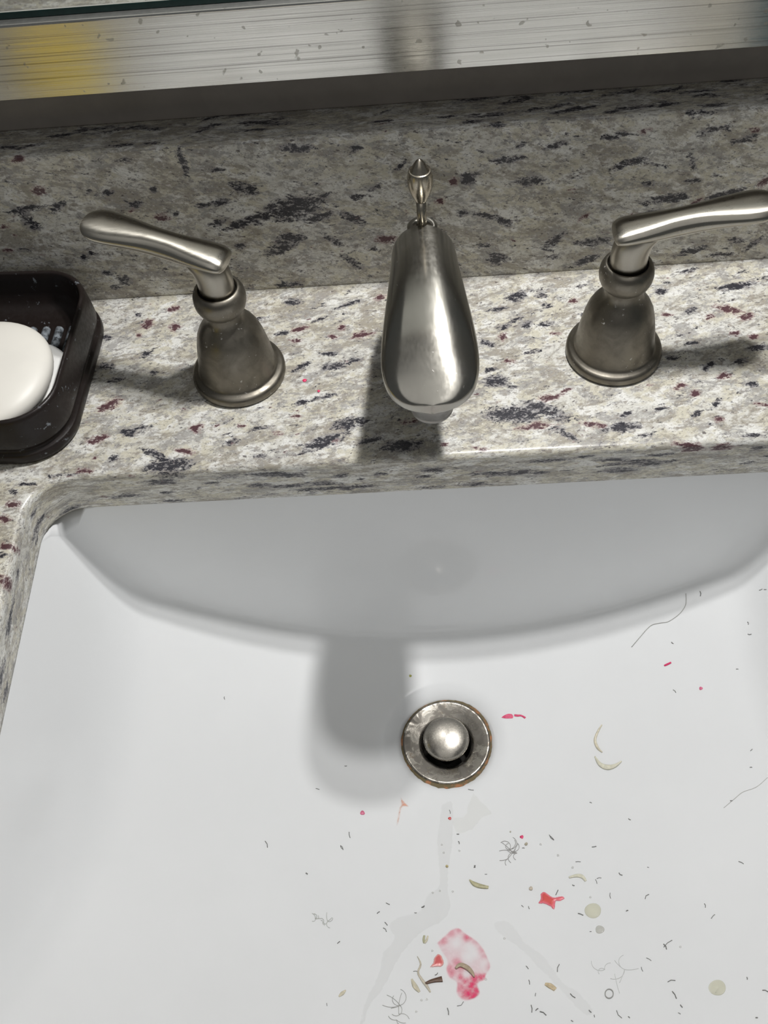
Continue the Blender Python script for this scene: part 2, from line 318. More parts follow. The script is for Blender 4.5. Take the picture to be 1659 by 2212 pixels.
def make_backsplash():
    YF, ZT, r = .0651, .0993, .0022
    prof = [(YF, .0004)]+[(YF, z) for z in np.arange(.0018, ZT-r, .0017)]
    prof += [(YF+r*(1-math.cos(a)), ZT-r*(1-math.sin(a))) for a in np.linspace(0, math.pi/2, 6)]
    prof += [(y, ZT) for y in np.arange(YF+r+.0017, .0885, .0017)]+[(.0886, ZT), (.0886, .0004)]
    xs = [-.55]+list(np.arange(-.25, .235, .0017))+[.55]; n = len(prof)
    V = [(x, y, z) for x in xs for y, z in prof]; F = []
    for i in range(len(xs)-1):
        for j in range(n):
            k = (j+1) % n; F.append((i*n+j, (i+1)*n+j, (i+1)*n+k, i*n+k))
    F += [tuple(range(n)), tuple(range((len(xs)-1)*n, len(xs)*n))[::-1]]
    P2 = np.array(V); front = P2[:, 1] < YF+.002
    P3 = P2[:, [0, 2]]; rnd = random.Random(5); st = []
    for _i in range(60): st.append((rnd.uniform(-.24, .23), rnd.uniform(.068, .088), rnd.uniform(.003, .010), rnd.uniform(-.001, .002), 0, rnd.uniform(.0006, .0012)))
    ledge = blob_field(P2[:, :2], np.array(st))*(P2[:, 2] > ZT-.0004)*(~front)
    return mesh_obj('backsplash', V, F, G_back, attrs=dict(dark=blob_field(P3, marks(BB, 'd'))*front+ledge, garnet=blob_field(P3, marks(BB, 'g'))*front))
tag(make_backsplash(), 'upright granite backsplash strip standing behind the faucet against the wall', 'backsplash')

# ------------------------------------------------------------------ mirror cabinet
def aluminium():
    g = Nodes('brushed_aluminium')
    v = g.coords(scale=(1, 60, 60)); ln = g.noise(v, 6, 6, .75); ln2 = g.noise(g.coords(scale=(.5, 330, 330), loc=(2, 5, 3)), 5, 4, .7)
    sp = g.noise(g.coords(loc=(4, 2, 9)), 165, 2, .5)
    spm = g.step(sp, .665, .70, 0, .6)
    scr = g.step(ln2, .55, .63, 0, .85)
    c = g.mix(scr, (.70, .69, .65), (.34, .33, .31)); c = g.mix(spm, c, (.36, .35, .31))
    g.set(color=c, metal=1.0, rough=g.math('ADD', g.step(ln, .3, .7, .13, .24), g.math('MULTIPLY', spm, .2)), aniso=.7)
    tg = g.n('ShaderNodeTangent'); tg.direction_type = 'RADIAL'; tg.axis = 'X'; g.l(tg.outputs[0], g.b.inputs['Tangent'])
    g.bump(g.math('ADD', ln, ln2), .10, .0004)
    return g.m
M_alu = aluminium()
M_mirror = plain('mirror_silver', (.86, .88, .86), .02, .5, .0, metal=1.0)
M_gedge = plain('glass_edge_green', (.012, .045, .042), .25, .5, .2)
M_track = plain('dull_aluminium', (.45, .45, .43), .45, .5, .15, 300, metal=1.0)
cab = tag(empty('mirror_cabinet', (0, .0887, .133)), 'wall cabinet with mirrored sliding door above a scratched brushed aluminium rail', 'cabinet')
def local(o, root):
    o.parent = root; o.matrix_parent_inverse = root.matrix_basis.inverted(); return o
def extrude_x(name, prof, x0, x1, mat, parent):
    n = len(prof); V = [(x, y, z) for x in (x0, x1) for y, z in prof]
    F = [(j, n+j, n+(j+1) % n, (j+1) % n) for j in range(n)]+[tuple(range(n)), tuple(range(n, 2*n))[::-1]]
    return local(mesh_obj(name, V, F, mat, smooth=False), parent)
CX0, CX1 = -.46, .46
rail = extrude_x('bottom_rail', [(.0880, .1330), (.0614, .1330), (.0611, .1333), (.0611, .1685), (.0640, .1685), (.0640, .1660), (.0880, .1660)], CX0, CX1, M_alu, cab)
extrude_x('rail_lip', [(.0605, .1686), (.0603, .1690), (.0605, .1697), (.0610, .1699), (.0616, .1697), (.0618, .1686)], CX0, CX1, M_alu, rail)
extrude_x('sliding_track', [(.0619, .1686), (.0619, .1691), (.0664, .1691), (.0664, .1661), (.0641, .1661), (.0641, .1686)], CX0, CX1, M_track, cab)
local(box('cabinet_box', CX0, CX1, .0712, .0880, .1661, .60, plain('cabinet_white', (.7, .7, .68), .4)), cab)
door = local(box('mirror_door', CX0, CX1, .0666, .0706, .1722, .60, M_mirror), cab)
local(box('glass_edge', CX0, CX1, .0665, .0707, .1693, .1721, M_gedge), door)['label'] = 'dark green glass edge'

# ------------------------------------------------------------------ sink
DX, DY = .0013, -.1540                      # drain centre
RIM = (-.2075, .2075, -.372, -.0630); RIM_R = .026
def basin_height(x, y):
    """bowl: parabolic floor around the drain, blended into four sloping walls"""
    q = (x-DX)**2+(y+.150)**2; r = np.hypot(x-DX, y-DY)
    f = -.1570+1.65*q-.0045*np.clip((.037-r)/.012, 0, 1)**2
    s = 2.75*(np.abs(x)-RIM[1]); b = 6.0*(y-RIM[3]); g = 2.4*(RIM[2]-y)
    def smax(a, c, k):
        h = np.clip(.5+.5*(a-c)/k, 0, 1); return c+(a-c)*h+k*h*(1-h)
    w = smax(smax(s, b, .05), g, .05)-.0275
    return np.minimum(smax(w, f, .028), -.0275)
def basin_rings(N=192):
    hx, hy = (RIM[1]-RIM[0])/2-RIM_R, (RIM[3]-RIM[2])/2-RIM_R; cx, cy = (RIM[0]+RIM[1])/2, (RIM[2]+RIM[3])/2
    th = np.linspace(0, 2*np.pi, N, endpoint=False)+.013; dx, dy = np.cos(th), np.sin(th)
    lo = np.zeros(N); hi = np.ones(N)*.6                  # march each ray from the drain to the rounded rim
    for _ in range(40):
        mid = (lo+hi)/2; px, py = np.abs(DX+dx*mid-cx)-hx, np.abs(DY+dy*mid-cy)-hy
        d = np.hypot(np.maximum(px, 0), np.maximum(py, 0))+np.minimum(np.maximum(px, py), 0)-RIM_R
        lo = np.where(d < 0, mid, lo); hi = np.where(d < 0, hi, mid)
    R = (lo+hi)/2; s = np.concatenate([1-np.linspace(0, 1, 30)**2.0*.5, np.linspace(.5, 0, 26)[1:]])
    out = []
    for k in s:
        rr = .0262+(R-.0262)*k; x, y = DX+dx*rr, DY+dy*rr
        z = basin_height(x, y) if k < 1 else np.full(N, -.0275)
        out.append(np.stack([x, y, z], 1))
    return np.array(out)

M_porc = Nodes('white_porcelain')
M_porc.set(color=M_porc.mix(M_porc.step(M_porc.noise(M_porc.coords(), 9, 4, .6), .35, .7), (.772, .783, .790), (.797, .808, .815)), rough=.10, spec=.42)
M_porc = M_porc.m
def make_sink():
    G = basin_rings(); top = G[0]
    ctr = top.mean(0); flange = [p+(p-ctr)/np.linalg.norm((p-ctr)[:2])*.016 for p in top]
    rings = [[(p[0], p[1], -.0368) for p in flange], [(p[0], p[1], -.0278) for p in flange], [(p[0], p[1], -.0278) for p in top]]+[list(map(tuple, r)) for r in G]
    last = G[-1]; c2 = last.mean(0)
    rings.append([tuple(c2+(p-c2)*1.0+np.array((0, 0, -.006))) for p in last])
    rings.append([tuple(c2+(p-c2)*.98+np.array((0, 0, -.045))) for p in last])
    V, F = loft(rings, False, False)
    F = [t for a, b2, c, d in F for t in ((a, b2, c), (a, c, d))]
    o = mesh_obj('sink_basin', V, F, M_porc)
    sub = BVHTree.FromPolygons([Vector(v) for v in V], F)
    return o, sub
sink, BASIN = make_sink()
tag(sink, 'large white porcelain undermount sink basin below the granite cut-out', 'sink')

def basin_z(x, y):
    h = BASIN.ray_cast(Vector((x, y, .02)), Vector((0, 0, -1)))
    return (h[0].z, h[1] if h[1].z > 0 else -h[1]) if h[0] else (-.15, Vector((0, 0, 1)))

# ------------------------------------------------------------------ drain
DZ = .0075
M_flange = Nodes('stained_drain_metal')
_a = M_flange.noise(M_flange.coords(), 130, 5, .65, .5); _b = M_flange.noise(M_flange.coords(loc=(4, 4, 4)), 60, 4, .7, .3)
M_flange.set(color=M_flange.mix(M_flange.step(_b, .60, .68, 0, .7), M_flange.mix(M_flange.step(_a, .42, .54), (.42, .395, .35), (.13, .12, .105)), (.17, .10, .05)),
             metal=M_flange.step(_a, .5, .66, 1, .55), rough=M_flange.step(_a, .4, .65, .22, .5))
M_flange.bump(_a, .15, .0006); M_flange = M_flange.m
M_stop = nickel('stopper_nickel', (.33, .31, .275), .27, 0, (1, 1, 1), .3, 'Z', .6, .25)
M_dark = plain('drain_shadow', (.02, .018, .015), .6)
drain = tag(empty('pop_up_drain', (DX, DY, -.1625)), 'round tarnished metal pop-up drain set in the basin floor', 'drain')
V, F = lathe([(.0250, -.1608), (.0257, -.1590), (.0256, -.1582), (.0250, -.1578), (.0242, -.1579), (.0200, -.1590), (.0165, -.1598), (.0150, -.1602), (.0145, -.1610), (.0143, -.1900), (.0165, -.1900), (.0185, -.1630)], (DX, DY), 72, False, False)
flange = local(mesh_obj('drain_flange', V, F, M_flange), drain)
V, F = lathe([(.0159, -0.1825), (.0159, -0.1820)], (DX, DY), 40); local(mesh_obj('drain_throat', V, F, M_dark), drain)
V, F = lathe([(.0050, -0.1819), (.0050, -0.1585), (.0110, -0.1570), (.0130, -0.1555), (.0134, -0.1537), (.0132, -0.1527), (.0122, -0.1517), (.0100, -0.1508), (.0070, -0.1501), (.0035, -0.1497), (.0004, -0.1496)], (DX, DY), 64)
local(mesh_obj('stopper', V, F, M_stop), drain)['label'] = 'domed brushed stopper cap'
M_rust = Nodes('rust_scum'); _c = M_rust.noise(M_rust.coords(), 140, 4, .7)
M_rust.set(color=M_rust.mix(M_rust.step(_c, .5, .64), (.13, .10, .045), (.36, .15, .06)), rough=.7); M_rust = M_rust.m
V = []; F = []; N = 120
for i in range(N):
    a = 2*math.pi*i/N; low = max(0, math.cos(a+math.radians(88)))**3
    w = .0001+.0003*random.random()+.0017*low*(.6+.6*random.random())+.0008*max(0, math.cos(a-math.radians(45)))**6
    for q, rr in enumerate((.0252, .0263+w*.5, .0264+w)):
        x, y = DX+rr*math.cos(a), DY+rr*math.sin(a); r3 = max(rr, .0264); V.append((x, y, basin_z(DX+r3*math.cos(a), DY+r3*math.sin(a))[0]+(.0005, .0006, .00005)[q]))
for i in range(N):
    j = (i+1) % N
    for k in range(2): F.append((3*i+k, 3*i+k+1, 3*j+k+1, 3*j+k))
local(mesh_obj('rust_ring', V, F, M_rust), drain)['label'] = 'brown and orange scum around the flange'

# ------------------------------------------------------------------ faucet handles
M_stem = nickel('stem_nickel', (.40, .375, .325), .32, 0, (1, 1, 1), .1)
M_bell = nickel('worn_bell_nickel', (.225, .207, .174), .38, 1, (1, 1, 1), 1.15)
M_gap = plain('gap_black', (.015, .014, .013), .5)  # near-black ring filling the gap between collar and stem
BELL = [(.0250, 0), (.0254, .0012), (.0254, .0034), (.0249, .0048), (.0236, .0056), (.0220, .0060), (.0213, .0068), (.0208, .0085), (.0204, .012), (.0198, .017), (.0190, .022), (.0181, .0268), (.0169, .0315),
        (.0152, .0352), (.0130, .0385), (.0110, .0412), (.0098, .0440), (.0094, .0470), (.0097, .0482), (.0108, .0487), (.0122, .0505), (.0132, .0532), (.0135, .0560), (.0132, .0588), (.0122, .0612), (.0110, .0624), (.0102, .0627), (.0098, .0623), (.0096, .0612), (.0095, .0598), (.0085, .0596)]
def super_ring(cx, cy, cz, w, t, n=28, e=2.4, flat=1.0):
    """cross-section in the y-z plane: w wide (y), t thick (z)"""
    out = []
    for i in range(n):
        a = 2*math.pi*i/n; c, s = math.cos(a), math.sin(a)
        out.append((cx, cy+w/2*math.copysign(abs(c)**(2/e), c), cz+t/2*math.copysign(abs(s)**(2/e), s)*(flat if s < 0 else 1)))
    return out
def lever_tap(x, side, turn, label):
    root = empty('lever_tap', (x, 0, 0)); tag(root, label, 'tap', 'pair of lever taps on the countertop')
    V, F = lathe(BELL, n=72); mesh_obj('bell_base', V, F, M_bell, root)['label'] = 'dull bell-shaped base with water spots'
    V, F = lathe([(.0096, .0597), (.0096, .0603), (.0080, .0603)], n=40); mesh_obj('gap_ring', V, F, M_gap, root)
    # lever sweeps outwards (+u), slightly upwards, ending in a paddle
    st = smooth_curve([(-.0093, .0804, .0086, .0030), (-.0090, .0807, .0128, .0046), (-.0080, .0812, .0160, .0062), (-.0045, .0820, .0182, .0080), (.0030, .0828, .0180, .0092), (.010, .0834, .0169, .0102), (.019, .0844, .0154, .0112),
                       (.030, .0861, .0158, .0108), (.040, .0876, .0182, .0098), (.050, .0887, .0207, .0090), (.057, .0894, .0210, .0085), (.0615, .0898, .0184, .0074), (.0645, .0901, .0134, .0056), (.0660, .0903, .0074, .0034), (.0663, .0903, .0018, .0012)], 64)
    ct, sn = math.cos(turn), math.sin(turn); rings = []
    for u, zc, w, t in st:
        ring = super_ring(0, 0, zc, w, t, 32, 2.15)
        rings.append([(side*(u*ct-p[1]*sn), u*sn+p[1]*ct, p[2]) for p in ring])
    V, F = loft(rings); lev = mesh_obj('lever', V, F, nickel('lever_nickel', (.45, .425, .37), .30, 0, (.2, 1, 1), .15, (side*ct, sn, .10), .85), root)
    bm = bmesh.new(); bm.from_mesh(lev.data); bmesh.ops.recalc_face_normals(bm, faces=bm.faces); bm.to_mesh(lev.data); bm.free()
    stem = smooth_curve([(.0091, 0, .0596), (.0091, 0, .0650), (.0091, .0001, .0700), (.0091, .0008, .0750), (.0090, .0020, .0785), (.0086, .0034, .0812)], 16)
    rings = []
    for r, sh, z in stem:
        rings.append([(side*((r*(1+sh*45)*math.cos(a)+sh*1.6)*ct-r*.94*math.sin(a)*sn), (r*(1+sh*45)*math.cos(a)+sh*1.6)*sn+r*.94*math.sin(a)*ct, z) for a in [2*math.pi*i/40 for i in range(40)]])
    V, F = loft(rings); s = mesh_obj('lever_stem', V, F, M_stem, root)
    bm = bmesh.new(); bm.from_mesh(s.data); bmesh.ops.recalc_face_normals(bm, faces=bm.faces); bm.to_mesh(s.data); bm.free()
    return root
lever_tap(-.1016, -1, math.radians(20), 'brushed nickel lever tap left of the spout, next to the dark soap dish')
lever_tap(.1016, 1, math.radians(3), 'brushed nickel lever tap right of the spout, its tip reaching the right frame edge')

# ------------------------------------------------------------------ spout
M_spout = nickel('spout_nickel', (.40, .385, .345), .235, 0, (1, .12, 1), .2, (0, 1, 0), .88)
spout = tag(empty('faucet_spout', (.002, 0, 0)), 'wide tapering brushed nickel faucet spout between the two handles', 'faucet')
st = smooth_curve([(0.0262, 0.0718, 0.0100, 0.0100, 2.2), (0.0252, 0.0728, 0.0190, 0.0170, 2.3), (0.0225, 0.0744, 0.0262, 0.0225, 2.4), (0.0170, 0.0768, 0.0305, 0.0255, 2.5), (0.0078, 0.0807, 0.0322, 0.0262, 2.5), (-0.0065, 0.0868, 0.0327, 0.0262, 2.5), (-0.0231, 0.0920, 0.0344, 0.0250, 2.5), (-0.0396, 0.0955, 0.0366, 0.0232, 2.5), (-0.0561, 0.0967, 0.0395, 0.0208, 2.5), (-0.0691, 0.0953, 0.0418, 0.0184, 2.5), (-0.0791, 0.0919, 0.0424, 0.0160, 2.6), (-0.0871, 0.0884, 0.0402, 0.0126, 2.6), (-0.0931, 0.0853, 0.0350, 0.0100, 2.6), (-0.0971, 0.0829, 0.0268, 0.0078, 2.5), (-0.0991, 0.0816, 0.0184, 0.0066, 2.4), (-0.0999, 0.0810, 0.0096, 0.0060, 2.2), (-0.1002, 0.0808, 0.0020, 0.0058, 2)], 96)
rings = []
for y, zt, w, t, e in st:
    r = []
    for i in range(44):
        a = 2*math.pi*i/44; c, s = math.cos(a), math.sin(a); zc = zt-t*.55
        r.append((w/2*math.copysign(abs(c)**(2/e), c), y, zc+(t*.55 if s > 0 else t*.45)*math.copysign(abs(s)**(2/((2.1+1.6*max(0, min(1, (-y-.080)/.016))) if s > 0 else 3)), s)))
    rings.append(r)
V, F = loft(rings); sb = mesh_obj('spout_body', V, F, M_spout, spout)
bm = bmesh.new(); bm.from_mesh(sb.data); bmesh.ops.recalc_face_normals(bm, faces=bm.faces); bm.to_mesh(sb.data); bm.free()
V, F = lathe([(.0225, 0), (.0228, .003), (.0220, .005), (.0185, .007), (.0172, .012), (.0160, .030), (.0150, .050), (.0148, .066)], (0, 0), 56); mesh_obj('spout_base', V, F, M_bell, spout)
NY = -.0848
V, F = lathe([(.0062, .0606), (.0086, .0606), (.0093, .0612), (.0096, .0624), (.0092, .0632), (.0098, .0637), (.0116, .0700), (.0122, .0712), (.0117, .0718), (.0124, .0725), (.0134, .0790)], (0, NY), 56)
mesh_obj('aerator', V, F, nickel('scaled_aerator', (.30, .285, .265), .36, 1, (1, 1, 1), .5), spout)['label'] = 'tapered aerator nozzle with limescale'
V, F = lathe([(.0060, .0236+.0460), (.0074, .0700), (.0076, .0728), (.0070, .0734), (.0032, .0734), (.0030, .0700)], (0, .0238), 36, False, False)
mesh_obj('rod_guide', V, F, M_spout, spout)

M_rod = nickel('lift_rod_nickel', (.44, .40, .33), .27, 0, (1, 1, 1), 0)
rod = tag(empty('lift_rod', (.002, .0238, .066)), 'slim drain lift rod with a barrel-shaped knob rising behind the spout', 'lift rod')
V, F = lathe([(.0024, .0), (.0024, .0235)], (0, 0), 24); mesh_obj('rod', V, F, M_rod, rod)
V, F = lathe([(.0024, .0225), (.0030, .0229), (.0034, .0240), (.0044, .0262), (.0054, .0288), (.0061, .0318), (.0063, .0345), (.0061, .0372), (.0056, .0392), (.0054, .0398), (.0051, .0400), (.0047, .0398), (.0045, .0401), (.0034, .0423), (.0018, .0448), (.0006, .0459), (.0001, .0461)], (0, 0), 40)
mesh_obj('knob', V, F, M_rod, rod)

# ------------------------------------------------------------------ soap dish
def dish_material():
    g = Nodes('brown_resin'); a = g.noise(g.coords(), 120, 5, .65, .4); b = g.noise(g.coords(loc=(3, 3, 3)), 420, 3, .6)
    res = g.step(g.math('ADD', a, g.math('MULTIPLY', g.math('SUBTRACT', b, .5), .6)), .66, .76, 0, .55)
    g.set(color=g.mix(res, (.013, .009, .008), (.34, .38, .42)), rough=g.math('ADD', g.step(b, .3, .7, .34, .48), g.math('MULTIPLY', res, .3)), spec=.32)
    g.bump(a, .08, .0006); return g.m
M_dish = dish_material()
M_ridge = plain('soapy_ridge', (.30, .33, .36), .35, .5, .92, 300)
SX, SY, HX, HY = -.2490, .0038, .0655, .0583
dish = tag(empty('soap_dish', (SX, SY, 0), math.radians(-3)), 'dark brown soap dish with a ribbed floor and stepped base at the left edge', 'soap dish')
prof = [(.020, .0006), (.0020, .0002), (.0004, .0012), (.0, .0030), (.0002, .0062), (.0008, .0072), (.0022, .0078), (.0024, .0088), (.0022, .0104), (.0014, .0112), (.0010, .0128), (.0012, .0180), (.0016, .0240), (.0020, .0290), (.0024, .0306), (.0030, .0315), (.0038, .0319), (.0046, .0315), (.0050, .0306), (.0053, .0260), (.0059, .0180), (.0070, .0110), (.0106, .0084), (.0140, .0070), (.0190, .0065)]
rings = []
for ins, z in prof:
    rings.append([(x, y, z) for x, y, _, _ in rounded_rect(-HX+ins, HX-ins, -HY+ins, HY-ins, max(.004, .027-ins*.6), 12)])
V, F = loft(rings); mesh_obj('dish_body', V, F, M_dish, dish)
for i in range(11):
    x = .0490-i*.0076; V, F = tube([(x, -.031, .0062), (x, -.0300, .0074), (x, 0, .0076), (x, .0335, .0074), (x, .0350, .0062)], [.0012, .0023, .0024, .0023, .0010], 10)
    mesh_obj('ridge', V, F, M_ridge, dish)
def soap_bar(name, c, hx, hy, hz, rot, label, mat, e=2.3):
    root = None; rings = []; k = 22
    for i in range(k+1):
        t = -1+2*i/k; zz = math.copysign(abs(t)**.8, t); s = max(.02, (1-abs(zz)**2.6))**(1/2.2)
        rings.append([(hx*s*math.copysign(abs(math.cos(a))**(2/e), math.cos(a)), hy*s*math.copysign(abs(math.sin(a))**(2/e), math.sin(a)), hz*zz) for a in [2*math.pi*j/56 for j in range(56)]])
    V, F = loft(rings); o = mesh_obj(name, V, F, mat)
    o.location = c; o.rotation_euler = rot; return tag(o, label, 'soap')
M_soap1 = plain('ivory_soap', (.80, .775, .71), .42, .4, .03, 40); M_soap1.node_tree.nodes['Principled BSDF'].inputs['Subsurface Weight'].default_value = .0
M_soap2 = plain('white_soap', (.82, .82, .80), .42, .4, .03, 40)
soap_bar('soap_bar', (-.2180, -.0130, .0172), .0290, .0270, .0065, (0, 0, .15), 'flat white soap bar lying underneath the rounded ivory bar in the dish', M_soap2)
soap_bar('soap_bar', (-.2270, -.0200, .0300), .0330, .0365, .0098, (.02, .05, -.20), 'rounded ivory soap bar lying on top in the brown dish', M_soap1, 2.1)

# ------------------------------------------------------------------ things lying in the basin (plan positions, 0.01 mm)
D = {
'pink_outline': [(-947,-26943),(-482,-26526),(-130,-26247),(270,-26172),(645,-26504),(1125,-26865),(1428,-27274),(1634,-27786),(1727,-28175),(1636,-28417),(1454,-28654),(1410,-28867),(1048,-29042),(1125,-29441),(893,-29696),(435,-29837),(97,-29724),(-97,-29378),(-48,-28954),(-386,-28704),(-531,-28292),(-457,-27854),(-714,-27401)],
'pink_density_px': [(716,-26707),(1004,-27003),(1254,-27380),(1445,-27750),(1605,-28143),(240,-28640),(444,-28835),(698,-29057),(922,-29303),(575,-29460),(406,-29445),(155,-29173),(826,-28766),(1152,-28724),(1320,-28649),(-234,-28355),(113,-27981),(-140,-26449),(207,-26287),(-608,-26838),(718,-29559),(313,-28316),(1105,-27904)],
'hole_px': [(825,-27166),(968,-27509),(568,-27718),(1423,-28026),(57,-26971),(462,-28539)],
'red_blob': [(-856,-27482),(-668,-27626),(-588,-27962),(-715,-28135),(-962,-28145),(-1263,-28155),(-1120,-27949),(-1039,-27673)],
'tan_curl': [(-22,-28262),(216,-28105),(535,-28241),(763,-28494),(861,-28725)],
'brown_stick': [(-1512,-28952),(-1283,-28860),(-1011,-28796),(-696,-28750)],
'pale_flake': [(-2171,-28721),(-2014,-29071),(-1804,-29340)],
'pale_thread': [(-1882,-27601),(-1724,-27992),(-1858,-28401),(-1659,-28783),(-1476,-29028),(-1287,-29360)],
'v1': [(-1508,-26559),(-1547,-26759),(-1507,-26942)],
'v2': [(-1329,-26580),(-1402,-26790),(-1507,-26942)],
'tan_blob': [(4193,-29168),(4415,-29269),(4633,-29454)],
'pinkA': [(3445,-14162),(3644,-14044),(3894,-13982),(4104,-14060),(4113,-14262),(3896,-14269),(3682,-14248)],
'pinkB': [(4208,-14099),(4393,-14146),(4607,-14169),(4833,-14336)],
'pinkdash': [(12829,-12506),(13008,-12465),(13213,-12404)],
'pinkdot1': [(14441,-14278)],
'pinkdot2': [(-4747,-19712)],
'reddot': [(91,-20096)],
'pinkdot3': [(3932,-21400)],
'yellow': [(-1836,-11282)],
'redpink': [(4551,-24623),(4756,-24526),(4995,-24733),(5217,-24867),(5604,-24832),(5727,-24969),(5475,-25075),(5258,-25093),(5141,-25501),(4899,-25282),(4652,-25163),(4394,-25120),(4534,-24877)],
'orange': [(-2672,-18639),(-2427,-18975),(-2122,-19370),(-2473,-19349),(-2595,-19597),(-2680,-20091),(-2801,-20459),(-2893,-20417),(-2808,-19843),(-2724,-19430),(-2626,-19182)],
'clipA': [(9050,-15341),(8769,-15722),(8558,-16195),(8632,-16662),(8842,-16976)],
'clipB': [(8417,-17162),(8627,-17665),(8995,-17900),(9401,-17864),(9778,-17657)],
'clipC': [(951,-23652),(1204,-23898),(1543,-24039),(1923,-24120)],
'flakeD': [(6105,-23863),(6488,-23805),(6764,-23878),(6916,-24140)],
'flakeE': [(-5630,-29530),(-5477,-29380),(-5326,-29228)],
'bits': [(-194,-22851),(4128,-21826),(3353,-21059),(4103,-24309)],
'drops': [(7008,-25711),(11676,-29887),(7175,-26696)],
'ringhair': [(7220,-29807),(7197,-29875),(7155,-29933),(7101,-29975),(7039,-29998),(6978,-29998),(6923,-29975),(6880,-29932),(6856,-29873),(6852,-29806),(6868,-29737),(6904,-29675),(6955,-29626),(7016,-29596),(7079,-29588),(7137,-29605),(7184,-29642),(7214,-29697),(7225,-29762),(7214,-29831)],
'longhair': [(14536,-8600),(14501,-8980),(14397,-9327),(14034,-9698),(13434,-9978),(12984,-9956),(12586,-9950),(12280,-10097),(11824,-10499),(11264,-11012)],
'longhair2': [(16461,-19970),(15857,-20367),(15218,-20502),(14772,-20778),(14182,-21167)],
'tuft1': [(3218,-22057),(3067,-22584),(3599,-22299)],
'tuft2': [(-2737,-29953),(-2788,-30362),(-2891,-30614)],
'tuft3': [(-7013,-25679),(-6634,-25897),(-6381,-25802)],
'tuft4': [(7054,-28659),(7464,-28892),(7949,-28727)],
'film1': [(-316,-19217),(315,-19241),(193,-21547),(-182,-23602),(-109,-25138),(-605,-25869),(-1334,-26220),(-1985,-26717),(-2597,-27423),(-3013,-28118),(-3546,-29202),(-4140,-29989),(-4350,-30731),(-4635,-30729),(-4338,-29596),(-3829,-28525),(-3600,-27414),(-3045,-26703),(-3303,-25972),(-2728,-25533),(-1741,-25247),(-1278,-24346),(-665,-23743),(-696,-21517)],
'film2': [(1968,-25965),(2820,-25978),(3538,-27132),(4344,-27812),(5033,-29079),(5830,-29784),(6198,-30573),(5688,-30608),(4678,-29259),(4054,-28484),(3223,-27469),(2199,-26560)],
'film3': [(1496,-18585),(1899,-19154),(2469,-19891),(1855,-20184),(1315,-20814),(380,-20935),(238,-20105),(903,-19968),(1134,-19279)],
'beads': [(-419,-21613),(515,-21990),(-336,-22067),(38,-24253),(-630,-24196),(-1007,-24289),(4891,-21906),(5711,-22606),(6370,-23328),(-1128,-27335),(2491,-26840),(-1466,-29687),(-1721,-29719),(-1977,-30246),(1404,-28814),(4884,-21900),(5709,-22592),(6359,-23349),(6999,-25000),(10629,-27886)],
}
HAIRS = [(5405,-21406,5602,-21728),(7500,-22320,7736,-22302),(6556,-23046,6812,-23072),(8605,-23871,8747,-24016),(7997,-24877,7970,-25167),(9582,-25370,9808,-25156),(12170,-25934,12167,-26138),(12278,-26705,12481,-26520),(6269,-25797,6506,-25916),(5312,-24746,5465,-24488),(9029,-28265,9212,-28414),(4845,-28626,4994,-28267),(8713,-28673,8738,-28882),(9695,-29455,10038,-29422),(9788,-29895,9882,-30227),(11555,-30124,11697,-29959),(9979,-30511,10037,-30625),(6004,-30479,6087,-30586),(9796,-30845,9880,-30912),(7216,-30561,7377,-30907),(7653,-30862,7715,-30931),(3657,-29715,3702,-29569),(6197,-30700,6196,-30801),(5132,-30883,5213,-30938),(12790,-31303,12878,-31311),(3594,-30372,3720,-30283),(3777,-30429,4046,-30609),(9903,-27834,10353,-27532),(9932,-27688,10007,-27948),(13410,-30184,13608,-30273),(14153,-24070,14335,-24225),(12986,-29556,12972,-29656),(10006,-23731,10088,-23759),(8576,-25897,8685,-25868),(6220,-24276,6322,-24328),(6678,-26763,6765,-26770),(5291,-29683,5486,-29886),(7475,-24064,7705,-24044),(7404,-24086,7443,-24326),(95,-19602,138,-19816),(494,-21451,537,-21603),(1240,-22987,1323,-22856),(1782,-23375,1903,-23381),(5413,-21443,5621,-21724),(3875,-25243,3907,-25383),(3516,-25166,3613,-25267),(-1607,-25074,-1460,-24990),(428,-21030,555,-21035),(3892,-22041,4014,-22050),(-3452,-24806,-3257,-24901),(-3907,-25373,-3772,-25274),(-3506,-25834,-3369,-26002),(-3584,-26132,-3417,-26335),(-1619,-25076,-1471,-24992),(-1991,-25349,-1872,-25351),(-7637,-23221,-7571,-23329),(-6177,-29835,-6146,-29961),(-5846,-26939,-5730,-26832),(-1046,-28546,-904,-28433),(-2096,-28342,-1870,-28345),(3401,-28264,3499,-28408),(3455,-28937,3467,-29155),(3419,-30113,3407,-30448),(-46,-30032,270,-29832),(-505,-30119,-463,-30433),(-5782,-16921,-5651,-16916),(-7356,-18347,-7157,-18394),(1228,-18382,1531,-18477),(-5460,-20850,-5396,-21192),(-5902,-21677,-5738,-21876),(-7658,-23267,-7540,-23263),(1258,-22863,1312,-22978),(13415,-11216,13485,-11333),(13056,-14021,13176,-14227),(17173,-11890,17325,-11972),(16300,-13655,16408,-13687),(16040,-18365,16149,-18281),(15818,-19256,15918,-19281),(7756,-19784,7863,-19844),(14550,-20842,14651,-20864),(17270,-11207,17286,-11374),(17989,-9802,18103,-9844),(18157,-9931,18235,-10009),(15271,-8681,15252,-8978),(13398,-11214,13491,-11346),(-9862,-21560,-9710,-21920),(-5911,-21636,-5763,-21815),(-12624,-13252,-12588,-13414),(-7660,-23258,-7553,-23318),(9581,-20976,9687,-21070)]

